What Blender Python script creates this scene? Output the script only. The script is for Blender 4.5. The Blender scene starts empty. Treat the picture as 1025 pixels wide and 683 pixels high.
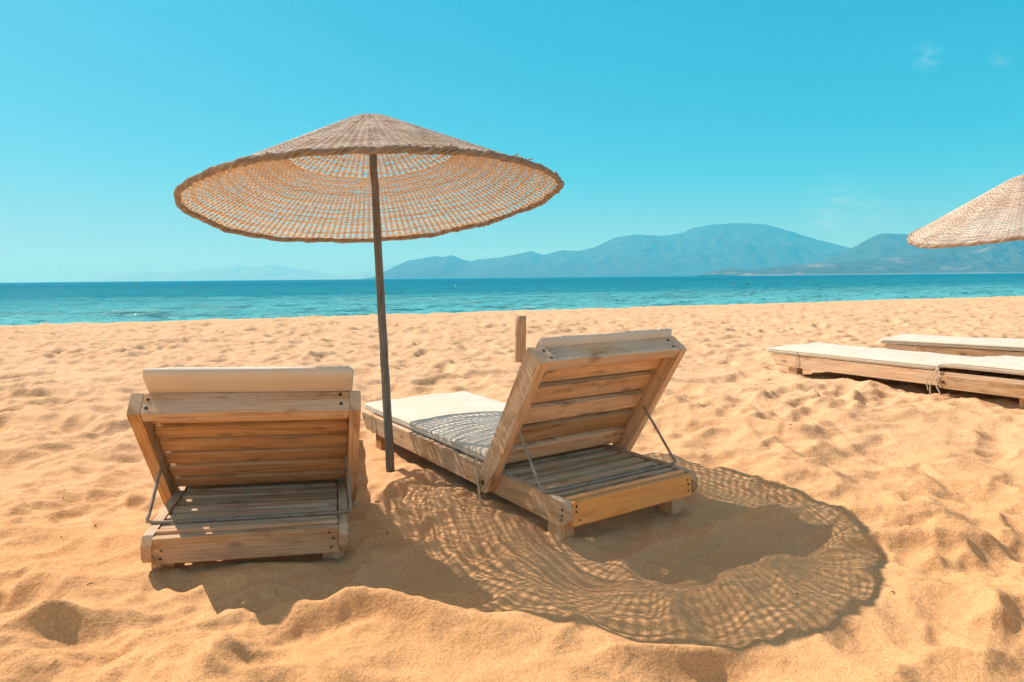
import bpy, bmesh, math, random
import numpy as np
from mathutils import Vector, Matrix, Euler

random.seed(7)
RNG = np.random.default_rng(11)
SC = bpy.context.scene
COL = SC.collection
rad = math.radians

# ------------------------------------------------------------------ helpers
def tag(o, label=None, cat=None, group=None, kind=None):
    if label: o['label'] = label
    if cat: o['category'] = cat
    if group: o['group'] = group
    if kind: o['kind'] = kind
    return o

def empty(name, loc, rot=(0, 0, 0)):
    o = bpy.data.objects.new(name, None)
    o.empty_display_size = 0.2
    o.location = loc
    o.rotation_euler = rot
    COL.objects.link(o)
    return o

def link_mesh(name, me, mats, parent=None, smooth=False):
    if not isinstance(mats, (list, tuple)):
        mats = [mats]
    for m in mats:
        me.materials.append(m)
    if smooth:
        me.polygons.foreach_set('use_smooth', [True] * len(me.polygons))
    o = bpy.data.objects.new(name, me)
    COL.objects.link(o)
    if parent is not None:
        o.parent = parent
    return o

class MB:
    """gathers shapes into one bmesh; keeps a uv map that runs along each piece and a random value per piece"""
    def __init__(self):
        self.bm = bmesh.new()
        self.uv = self.bm.loops.layers.uv.new('UVMap')
        self.rnd = self.bm.verts.layers.float.new('rnd')
        self.wea = self.bm.verts.layers.float.new('wea')

    def _finish(self, verts, faces, axis, inv, wea, off=None):
        r = random.random()
        ou, ov = (random.uniform(0, 50), random.uniform(0, 50)) if off is None else off
        for v in verts:
            v[self.rnd] = r
            v[self.wea] = wea
        for f in faces:
            for l in f.loops:
                p = inv @ l.vert.co
                a = p[axis]
                b = p[(axis + 1) % 3] + p[(axis + 2) % 3]
                l[self.uv].uv = (a + ou, b + ov)

    def _merge(self, tmp, M, axis, wea):
        bmesh.ops.recalc_face_normals(tmp, faces=tmp.faces)
        vm = {}
        for v in tmp.verts:
            vm[v] = self.bm.verts.new(M @ v.co)
        fs = []
        flip = M.to_3x3().determinant() < 0
        for f in tmp.faces:
            vs = [vm[v] for v in f.verts]
            if flip: vs.reverse()
            nf = self.bm.faces.new(vs)
            nf.smooth = f.smooth
            fs.append(nf)
        self._finish(list(vm.values()), fs, axis, M.inverted(), wea)
        tmp.free()

    def box(self, x0, x1, y0, y1, z0, z1, M=Matrix.Identity(4), axis=0, bevel=.004, wea=.3, jit=.0026, cuts=0):
        t = bmesh.new()
        bmesh.ops.create_cube(t, size=1)
        for v in t.verts:
            v.co = Vector(((x0 + x1) / 2 + v.co.x * (x1 - x0), (y0 + y1) / 2 + v.co.y * (y1 - y0), (z0 + z1) / 2 + v.co.z * (z1 - z0)))
            v.co += Vector([random.uniform(-jit, jit) for _ in range(3)])
        if bevel:
            bmesh.ops.bevel(t, geom=t.edges[:], offset=bevel, segments=2, affect='EDGES', profile=.6)
        self._merge(t, M, axis, wea)

    def prism(self, pts, w0, w1, M, axis, bevel=.004, wea=.3):
        """pts: (a,b) polygon in the M frame's y,z plane, extruded along x from w0 to w1"""
        t = bmesh.new()
        a = [t.verts.new((w0, p[0], p[1])) for p in pts]
        b = [t.verts.new((w1, p[0], p[1])) for p in pts]
        t.faces.new(a); t.faces.new(list(reversed(b)))
        n = len(pts)
        for i in range(n):
            t.faces.new((a[i], b[i], b[(i + 1) % n], a[(i + 1) % n]))
        if bevel:
            es = [e for e in t.edges if e.calc_face_angle(0) > .6]
            bmesh.ops.bevel(t, geom=es, offset=bevel, segments=2, affect='EDGES', profile=.6)
        self._merge(t, M, axis, wea)

    def tube(self, pts, r, seg=8, closed=False, wea=.3, cap=True, ry=None):
        P = [Vector(p) for p in pts]
        n = len(P)
        rings = []
        rnd = random.random()
        up = Vector((.13, .21, 1)).normalized()
        prevN = None
        L = 0
        ls = []
        for i, p in enumerate(P):
            if closed:
                d = P[(i + 1) % n] - P[i - 1]
            else:
                d = P[min(i + 1, n - 1)] - P[max(i - 1, 0)]
            d.normalize()
            if prevN is None:
                N = d.cross(up)
                if N.length < .05: N = d.cross(Vector((1, 0, 0)))
                N.normalize()
            else:
                N = (prevN - d * prevN.dot(d)).normalized()
            prevN = N
            B = d.cross(N)
            if i: L += (P[i] - P[i - 1]).length
            ls.append(L)
            rr = r[i] if isinstance(r, (list, tuple)) else r
            ring = []
            for k in range(seg):
                a = 2 * math.pi * k / seg
                v = self.bm.verts.new(p + N * (math.cos(a) * rr) + B * (math.sin(a) * (rr if ry is None else rr * ry)))
                v[self.rnd] = rnd; v[self.wea] = wea
                ring.append(v)
            rings.append(ring)
        off = random.uniform(0, 50)
        m = n if closed else n - 1
        for i in range(m):
            A, Bq = rings[i], rings[(i + 1) % n]
            for k in range(seg):
                f = self.bm.faces.new((A[k], A[(k + 1) % seg], Bq[(k + 1) % seg], Bq[k]))
                f.smooth = True
                uu = (ls[i], ls[i], ls[(i + 1) % n] if i + 1 < n else L + .01, ls[(i + 1) % n] if i + 1 < n else L + .01)
                vv = (k, k + 1, k + 1, k)
                for l, u_, v_ in zip(f.loops, uu, vv):
                    l[self.uv].uv = (u_ + off, v_ * .02)
        if cap and not closed:
            self.bm.faces.new(list(reversed(rings[0])))
            self.bm.faces.new(rings[-1])

    def build(self, name, mats, parent=None):
        me = bpy.data.meshes.new(name)
        bmesh.ops.recalc_face_normals(self.bm, faces=self.bm.faces)
        self.bm.to_mesh(me)
        self.bm.free()
        return link_mesh(name, me, mats, parent)

# ---- numpy noise
def _hash(ix, iy, seed):
    h = (ix.astype(np.int64) * 374761393 + iy.astype(np.int64) * 668265263 + seed * 1442695041) & 0xffffffff
    h = ((h ^ (h >> 13)) * 1274126177) & 0xffffffff
    h = ((h ^ (h >> 16)) * 2246822519) & 0xffffffff
    return ((h ^ (h >> 15)) & 0xffffff) / float(0xffffff)

def gnoise(x, y, seed=0):
    """gradient noise, about -1..1"""
    ix = np.floor(x); iy = np.floor(y)
    fx = x - ix; fy = y - iy
    ux = fx * fx * fx * (fx * (fx * 6 - 15) + 10); uy = fy * fy * fy * (fy * (fy * 6 - 15) + 10)
    def g(dx, dy):
        a = _hash(ix + dx, iy + dy, seed) * 2 * np.pi
        return np.cos(a) * (fx - dx) + np.sin(a) * (fy - dy)
    n = (g(0, 0) * (1 - ux) + g(1, 0) * ux) * (1 - uy) + (g(0, 1) * (1 - ux) + g(1, 1) * ux) * uy
    return n * 1.5

def fbm(x, y, seed, octv=4, gain=.5):
    s = 0; a = 1; t = 0
    for k in range(octv):
        s = s + a * gnoise(x * 2 ** k, y * 2 ** k, seed + k * 17); t += a; a *= gain
    return s / t

def sstep(a, b, x):
    t = np.clip((x - a) / (b - a), 0, 1)
    return t * t * (3 - 2 * t)

def grid_mesh(name, X, Y, Z):
    nr, nc = X.shape
    me = bpy.data.meshes.new(name)
    co = np.stack([X, Y, Z], -1).reshape(-1, 3).astype(np.float32)
    idx = np.arange(nr * nc, dtype=np.int32).reshape(nr, nc)
    q = np.stack([idx[:-1, :-1], idx[:-1, 1:], idx[1:, 1:], idx[1:, :-1]], -1).reshape(-1, 4)
    me.vertices.add(len(co)); me.vertices.foreach_set('co', co.ravel())
    me.loops.add(q.size); me.loops.foreach_set('vertex_index', q.ravel())
    me.polygons.add(len(q))
    me.polygons.foreach_set('loop_start', np.arange(0, q.size, 4, dtype=np.int32))
    me.polygons.foreach_set('use_smooth', np.ones(len(q), dtype=bool))
    me.update(calc_edges=True)
    me.validate()
    return me

# ------------------------------------------------------------------ materials
class NT:
    def __init__(self, name):
        self.m = bpy.data.materials.new(name)
        self.m.use_nodes = True
        self.t = self.m.node_tree
        self.b = self.t.nodes['Principled BSDF']
        self.out = self.t.nodes['Material Output']
    def n(self, typ, **kw):
        nd = self.t.nodes.new(typ)
        ins = kw.pop('ins', {})
        for k, v in kw.items(): setattr(nd, k, v)
        for k, v in ins.items(): self.set(nd.inputs[k], v)
        return nd
    def set(self, sock, v):
        if isinstance(v, bpy.types.NodeSocket): self.t.links.new(v, sock)
        else: sock.default_value = v
    def mapping(self, vec, scale, loc=(0, 0, 0)):
        return self.n('ShaderNodeMapping', ins={'Vector': vec, 'Scale': scale, 'Location': loc}).outputs[0]
    def noise(self, vec, scale, detail=3, rough=.5, dist=0.):
        return self.n('ShaderNodeTexNoise', ins={'Vector': vec, 'Scale': scale, 'Detail': detail, 'Roughness': rough, 'Distortion': dist}).outputs['Fac']
    def ramp(self, fac, stops, interp='LINEAR'):
        r = self.n('ShaderNodeValToRGB', ins={'Fac': fac})
        e = r.color_ramp.elements
        r.color_ramp.interpolation = interp
        while len(e) < len(stops): e.new(.5)
        for k, (p, c) in zip(e, stops):
            k.position = p
            k.color = (c, c, c, 1) if isinstance(c, (int, float)) else (*c, 1)
        return r.outputs['Color']
    def mix(self, fac, a, b, mode='MIX'):
        m = self.n('ShaderNodeMix', data_type='RGBA', blend_type=mode)
        def c(v): return v if isinstance(v, bpy.types.NodeSocket) else (*v, 1)
        self.set(m.inputs[0], fac); self.set(m.inputs[6], c(a)); self.set(m.inputs[7], c(b))
        return m.outputs[2]
    def math(self, op, a, b=0., c=None, clamp=False):
        m = self.n('ShaderNodeMath', operation=op, use_clamp=clamp)
        self.set(m.inputs[0], a); self.set(m.inputs[1], b)
        if c is not None: self.set(m.inputs[2], c)
        return m.outputs[0]
    def attr(self, name):
        return self.n('ShaderNodeAttribute', attribute_name=name).outputs['Fac']
    def coord(self, which='Object'):
        return self.n('ShaderNodeTexCoord').outputs[which]
    def bump(self, h, strength, dist, normal=None):
        b = self.n('ShaderNodeBump', ins={'Height': h, 'Strength': strength, 'Distance': dist})
        if normal is not None: self.set(b.inputs['Normal'], normal)
        return b.outputs[0]
    def base(self, col, rough=.8, spec=.3, normal=None):
        self.set(self.b.inputs['Base Color'], col if isinstance(col, bpy.types.NodeSocket) else (*col, 1))
        self.set(self.b.inputs['Roughness'], rough)
        self.set(self.b.inputs['Specular IOR Level'], spec)
        if normal is not None: self.set(self.b.inputs['Normal'], normal)
        return self.m

def wood(name, dark, mid, light, grey, greymax=.9):
    t = NT(name)
    uv = t.n('ShaderNodeUVMap', uv_map='UVMap').outputs[0]
    rnd = t.attr('rnd'); wea = t.attr('wea')
    g1 = t.noise(t.mapping(uv, (2.2, 30, 1)), 1, 6, .68, .8)
    g2 = t.noise(t.mapping(uv, (9, 240, 1)), 1, 3, .6)
    big = t.noise(t.mapping(uv, (3.5, 9, 1)), 1, 3, .5)
    col = t.ramp(g1, [(.25, dark), (.47, mid), (.7, light)])
    # growth rings bowed along the plank
    wv = t.n('ShaderNodeTexWave', wave_type='BANDS', bands_direction='Y', ins={'Vector': t.mapping(uv, (1.2, 16, 1)), 'Scale': 1.4, 'Distortion': 5.5, 'Detail': 2, 'Detail Scale': .8}).outputs['Fac']
    col = t.mix(t.math('MULTIPLY', t.ramp(wv, [(.35, 0.), (.95, 1.)]), .28), col, dark)
    # knots
    vo = t.n('ShaderNodeTexVoronoi', feature='F1', ins={'Vector': t.mapping(uv, (3.6, 8.5, 1)), 'Scale': 1.0, 'Randomness': 1.}).outputs['Distance']
    kn = t.ramp(vo, [(.06, 1.), (.16, 0.)])
    col = t.mix(t.math('MULTIPLY', kn, .7), col, tuple(c * .35 for c in dark))
    # plank to plank tone
    hs = t.n('ShaderNodeHueSaturation', ins={'Color': col, 'Value': t.math('MULTIPLY_ADD', rnd, .62, .80), 'Saturation': t.math('MULTIPLY_ADD', rnd, -.25, 1.1)})
    # silver-grey weathering, strongest on faces that look up to the sun and rain
    nz = t.n('ShaderNodeSeparateXYZ', ins={0: t.n('ShaderNodeNewGeometry').outputs['True Normal']}).outputs[2]
    up = t.ramp(nz, [(.1, 0.), (.75, 1.)])
    wf = t.math('MULTIPLY', t.math('ADD', t.math('MULTIPLY', wea, .75), t.math('MULTIPLY', up, .45)), t.ramp(big, [(.36, .15), (.62, 1.)]))
    wf = t.math('MINIMUM', wf, greymax)
    gcol = t.mix(g2, tuple(c * .55 for c in grey), tuple(min(1, c * 1.35) for c in grey))
    col = t.mix(wf, hs.outputs[0], gcol)
    # hairline cracks and pale sand dust
    col = t.mix(t.math('MULTIPLY', t.ramp(g2, [(.27, 1.), (.36, 0.)]), .75), col, tuple(c * .25 for c in dark))
    dust = t.ramp(t.noise(t.coord('Object'), 26, 5, .7), [(.55, 0.), (.78, .55)])
    col = t.mix(t.math('MULTIPLY', dust, up), col, (.66, .46, .27))
    h = t.math('ADD', t.math('MULTIPLY', g1, .6), g2)
    stain = t.ramp(t.noise(t.mapping(uv, (5, 14, 1)), 1, 4, .6), [(.56, 0.), (.70, .6)])
    col = t.mix(stain, col, tuple(c * .7 for c in dark))
    return t.base(col, .85, .15, t.bump(h, .7, .005))

M = {}
M['wood'] = wood('weathered_pine', (.27, .135, .058), (.60, .35, .17), (.80, .54, .31), (.66, .56, .45), .8)
M['wood_warm'] = wood('fresh_pine', (.78, .33, .10), (.95, .46, .155), (.96, .55, .22), (.62, .50, .37), .4)
M['wood_slat'] = wood('slat_pine', (.29, .15, .066), (.62, .37, .19), (.80, .55, .33), (.66, .56, .45), .55)
M['wood_post'] = wood('post_pine', (.30, .17, .085), (.52, .33, .19), (.66, .46, .29), (.44, .35, .26), .5)

def mk_sand():
    t = NT('beach_sand')
    p = t.coord('Object')
    s = t.n('ShaderNodeSeparateXYZ', ins={0: p}).outputs
    g = t.noise(p, 300, 3, .75)
    g2 = t.noise(p, 85, 4, .7)
    med = t.noise(p, 3.2, 5, .6)
    big = t.noise(p, .55, 3, .5)
    # paler, pinker tint with distance; a vignetted darker foreground put into the colour
    vignette_mix = t.ramp(t.math('DIVIDE', t.math('ADD', s[1], t.math('MULTIPLY', t.math('SUBTRACT', big, .5), 4.)), 10.), [(.15, 0.), (.62, 1.)])
    c1 = t.mix(med, (.61, .335, .148), (.69, .400, .196))
    c2 = t.mix(med, (.65, .412, .242), (.73, .484, .302))
    col = t.mix(vignette_mix, c1, c2)
    vg = t.n('ShaderNodeTexVoronoi', ins={'Vector': p, 'Scale': 330.}).outputs['Color']
    vr = t.n('ShaderNodeSeparateColor', ins={0: vg}).outputs[0]
    col = t.mix(1., col, t.ramp(vr, [(0., .78), (.5, 1.), (1., 1.18)]), 'MULTIPLY')
    col = t.mix(.8, col, t.ramp(g, [(.25, .76), (.5, 1.), (.78, 1.2)]), 'MULTIPLY')
    col = t.mix(.7, col, t.ramp(g2, [(.25, .80), (.75, 1.14)]), 'MULTIPLY')
    vo = t.n('ShaderNodeTexVoronoi', ins={'Vector': p, 'Scale': 70.}).outputs
    speck = t.math('MULTIPLY', t.ramp(vo['Distance'], [(.07, 1.), (.13, 0.)]), t.ramp(t.n('ShaderNodeSeparateColor', ins={0: vo['Color']}).outputs[0], [(.84, 0.), (.9, 1.)]))
    col = t.mix(t.math('MULTIPLY', speck, .6), col, (.14, .08, .045))
    wet = t.ramp(t.math('MULTIPLY_ADD', s[2], -1., 0.), [(.2, 0.), (.5, 1.)])
    col = t.mix(t.math('MULTIPLY', wet, .6), col, (.2, .12, .07))
    b1 = t.bump(g, .22, .004)
    b2 = t.bump(g2, .28, .010, b1)
    b3 = t.bump(t.noise(p, 34, 4, .62), .32, .018, b2)
    b4 = t.bump(t.noise(p, 12, 3, .55), .30, .04, b3)
    return t.base(col, .95, .10, b4)
M['sand'] = mk_sand()

def mk_water():
    t = NT('sea_water')
    p = t.coord('Object')
    s = t.n('ShaderNodeSeparateXYZ', ins={0: p}).outputs
    # distance from the shore line
    d = t.math('MULTIPLY', t.math('ADD', t.math('SUBTRACT', s[1], 18.), t.math('MULTIPLY', s[0], -.395)), .93)
    streak = t.noise(t.mapping(p, (.016, .10, 1)), 1, 4, .6)
    dn = t.math('ADD', d, t.math('MULTIPLY', t.math('SUBTRACT', streak, .5), 55.))
    shallow = t.ramp(t.math('DIVIDE', dn, 260.), [(.05, (.12, .46, .51)), (.22, (.018, .25, .345)), (.85, (.005, .185, .300))])
    sandy = t.math('MULTIPLY', t.ramp(t.math('DIVIDE', d, 90.), [(.1, 1.), (1., 0.)]), t.ramp(t.noise(t.mapping(p, (.05, .42, 1)), 1, 3, .55), [(.58, 0.), (.70, .40)]))
    col = t.mix(sandy, shallow, (.17, .24, .20))
    fo = t.math('MULTIPLY', t.ramp(t.math('DIVIDE', d, 40.), [(.2, 1.), (.85, 0.)]), t.ramp(t.noise(t.mapping(p, (.09, .8, 1), (31, 7, 0)), 1, 6, .7), [(.62, 0.), (.68, .6)]))
    col = t.mix(fo, col, (.62, .72, .72))
    n1 = t.noise(t.mapping(p, (.55, 1.5, 1)), 1, 4, .6)
    n2 = t.noise(t.mapping(p, (.06, .16, 1)), 1, 4, .6)
    n3 = t.noise(t.mapping(p, (2.6, 5.5, 1)), 1, 3, .6)
    b = t.bump(n2, .8, 1.4)
    b = t.bump(n1, 1., .62, b)
    b = t.bump(n3, .8, .15, b)
    # body colour of the water, with a mirror layer that choppy waves keep from ever going fully reflective
    df = t.n('ShaderNodeBsdfDiffuse', ins={'Color': col, 'Normal': b})
    gl = t.n('ShaderNodeBsdfGlossy', ins={'Roughness': .045, 'Normal': b})
    fr = t.n('ShaderNodeFresnel', ins={'IOR': 1.33, 'Normal': b}).outputs[0]
    mx = t.n('ShaderNodeMixShader', ins={0: t.math('MINIMUM', fr, .14), 1: df.outputs[0], 2: gl.outputs[0]})
    t.t.links.new(mx.outputs[0], t.out.inputs['Surface'])
    t.t.nodes.remove(t.b)
    return t.m
M['water'] = mk_water()

def mk_mountain(name, rock_amt, beach):
    t = NT(name)
    p = t.coord('Object')
    n = t.noise(p, .004, 6, .62)
    n2 = t.noise(p, .02, 4, .6)
    col = t.ramp(n2, [(.3, (.030, .052, .024)), (.7, (.075, .10, .048))])
    col = t.mix(t.ramp(n, [(.58 - rock_amt, 0.), (.74 - rock_amt, 1.)]), col, (.22, .20, .155))
    if beach:
        z = t.n('ShaderNodeSeparateXYZ', ins={0: p}).outputs[2]
        col = t.mix(t.ramp(t.math('DIVIDE', z, 40.), [(.05, .35), (.14, 0.)]), col, (.45, .40, .32))
    return t.base(col, .95, .1)
M['mountain'] = mk_mountain('mountain_scrub', -.06, False)
M['far_rock'] = NT('hazed_far_rock').base((.16, .15, .13), .95, .1)  # base colour lightened to stand in for more haze over the far ridge
M['hill'] = mk_mountain('hill_scrub', .05, True)

def mk_canvas():
    t = NT('cream_canvas')
    p = t.coord('Object')
    w1 = t.noise(p, 5, 4, .55)
    col = t.ramp(w1, [(.25, (.64, .57, .475)), (.75, (.72, .66, .57))])
    st = t.ramp(t.noise(p, 14, 5, .7), [(.6, 0.), (.85, .35)])
    col = t.mix(st, col, (.62, .48, .32))
    b = t.bump(t.noise(p, 7, 3, .5), .35, .03)
    b = t.bump(t.noise(p, 700, 2, .5), .25, .001, b)
    m = t.base(col, .9, .15, b)
    t.b.inputs['Sheen Weight'].default_value = .15
    return m
M['canvas'] = mk_canvas()
M['piping'] = NT('tan_piping').base((.55, .45, .32), .9, .1)

def mk_wicker(name, top_a, top_b, under_a, under_b):
    t = NT(name)
    rnd = t.attr('rnd')
    uv = t.n('ShaderNodeUVMap', uv_map='UVMap').outputs[0]
    nz = t.n('ShaderNodeSeparateXYZ', ins={0: t.coord('Normal')}).outputs[2]
    grain = t.noise(t.mapping(uv, (14, 3, 1)), 1, 4, .65)
    so = t.n('ShaderNodeSeparateXYZ', ins={0: t.coord('Object')}).outputs
    ang = t.math('ARCTAN2', so[1], so[0])
    rr_ = t.math('SQRT', t.math('ADD', t.math('MULTIPLY', so[0], so[0]), t.math('MULTIPLY', so[1], so[1])))
    cv = t.n('ShaderNodeCombineXYZ', ins={0: t.math('MULTIPLY', ang, 5.), 1: t.math('MULTIPLY', rr_, 3.5), 2: 0.}).outputs[0]
    patch = t.math('MULTIPLY_ADD', t.math('SUBTRACT', t.noise(cv, 1., 4, .6), .5), 1.9, .5)
    tone = t.math('ADD', t.math('MULTIPLY', rnd, .38), t.math('MULTIPLY', patch, .65))
    top = t.mix(t.ramp(tone, [(.28, 0.), (.72, 1.)]), top_b, top_a)
    und = t.mix(t.ramp(t.math('ADD', t.math('MULTIPLY', rnd, .6), t.math('MULTIPLY', grain, .5)), [(.25, 0.), (.85, 1.)]), under_a, under_b)
    # the outside has bleached in the sun, the inside kept its straw colour
    col = t.mix(t.ramp(nz, [(.42, 0.), (.55, 1.)]), und, top)
    col = t.mix(1., col, t.ramp(grain, [(.25, .72), (.7, 1.12)]), 'MULTIPLY')
    t.base(col, .75, .25, t.bump(t.noise(t.mapping(uv, (30, 4, 1)), 1, 3, .6), .4, .003))
    tr = t.n('ShaderNodeBsdfTranslucent', ins={'Color': t.mix(.5, col, (1., .80, .54))})
    mx = t.n('ShaderNodeMixShader', ins={0: .33, 1: t.b.outputs[0], 2: tr.outputs[0]})
    t.t.links.new(mx.outputs[0], t.out.inputs['Surface'])
    return t.m
M['wicker'] = mk_wicker('wicker_grey', (.93, .90, .87), (.27, .22, .195), (.72, .43, .20), (.98, .93, .82))
M['wicker_pale'] = mk_wicker('wicker_pale', (.95, .86, .76), (.62, .50, .40), (.50, .25, .075), (.80, .56, .30))
M['rim'] = mk_wicker('wicker_rim', (.56, .50, .45), (.22, .18, .155), (.34, .27, .21), (.54, .44, .34))
M['rim_pale'] = mk_wicker('wicker_rim_pale', (.74, .60, .48), (.42, .30, .21), (.55, .40, .28), (.70, .54, .40))

def mk_pole():
    t = NT('weathered_pole')
    p = t.coord('Object')
    n = t.noise(t.mapping(p, (60, 60, 3)), 1, 5, .65)
    col = t.ramp(n, [(.3, (.095, .08, .065)), (.55, (.17, .15, .125)), (.8, (.27, .24, .20))])
    rust = t.ramp(t.noise(p, 9, 4, .6), [(.58, 0.), (.75, .6)])
    col = t.mix(rust, col, (.16, .085, .045))
    return t.base(col, .55, .4, t.bump(n, .3, .002))
M['pole'] = mk_pole()

def mk_metal():
    t = NT('galvanised_rod')
    n = t.noise(t.coord('Object'), 40, 4, .6)
    col = t.ramp(n, [(.3, (.22, .18, .14)), (.7, (.40, .36, .30))])
    col = t.mix(t.ramp(t.noise(t.coord('Object'), 16, 4, .6), [(.55, 0.), (.72, .7)]), col, (.20, .10, .05))
    m = t.base(col, .5, .5)
    t.b.inputs['Metallic'].default_value = .1
    return m
M['metal'] = mk_metal()
M['screw'] = NT('rusty_screw').base((.045, .03, .022), .6, .3)
def mk_rope():
    t = NT('cotton_cord')
    n = t.noise(t.mapping(t.coord('Object'), (1, 1, 1)), 160, 3, .6)
    return t.base(t.ramp(n, [(.3, (.42, .33, .23)), (.7, (.72, .63, .49))]), .9, .1)
M['rope'] = mk_rope()
M['skin'] = NT('sunburnt_skin').base((.42, .22, .15), .5, .4)
M['hair'] = NT('dark_hair').base((.03, .02, .015), .5, .4)
def mk_bits():
    t = NT('dry_bits')
    n = t.attr('rnd')
    return t.base(t.ramp(n, [(0., (.06, .035, .02)), (.5, (.14, .08, .045)), (1., (.30, .20, .12))]), .9, .1)
M['bits'] = mk_bits()

# ------------------------------------------------------------------ camera
H = 1.05; F = 683.0; PITCH = rad(5.31); ROLL = rad(-.56)
RC = Matrix.Rotation(math.pi / 2 - PITCH, 3, 'X') @ Matrix.Rotation(ROLL, 3, 'Z')
cd = bpy.data.cameras.new('camera'); cam = bpy.data.objects.new('camera', cd); COL.objects.link(cam)
cam.matrix_world = Matrix.Translation((0, 0, H)) @ RC.to_4x4()
cd.sensor_width = 36; cd.lens = 36 * F / 1025; cd.clip_start = .05; cd.clip_end = 90000
SC.camera = cam
def ray(px, py):
    return RC @ Vector(((px - 512.5) / F, -(py - 341.5) / F, -1))
def ground(px, py, z=0.):
    d = ray(px, py); k = (z - H) / d.z
    return Vector((d.x * k, d.y * k, z))

# ------------------------------------------------------------------ sand
def shore_s(x, y):
    return (y - 18. - .395 * x) * .93
def base_h(x, y):
    h = .17 * sstep(3.6, 6.2, y + .45 * np.maximum(x, -1.))
    s = shore_s(x, y)
    h = h - .16 * np.clip(s, 0, 4) - .10 * np.clip(s - 4, 0, 30) + .015 * sstep(-3., 0., s)
    h = h + 5.2 * sstep(-2.6, -15., y) * (1 + .10 * np.sin(x * .21) + .07 * np.sin(x * .53 + 1))  # added dune behind the camera; its sunlit sand bounces warmth into the shade
    return h

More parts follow.
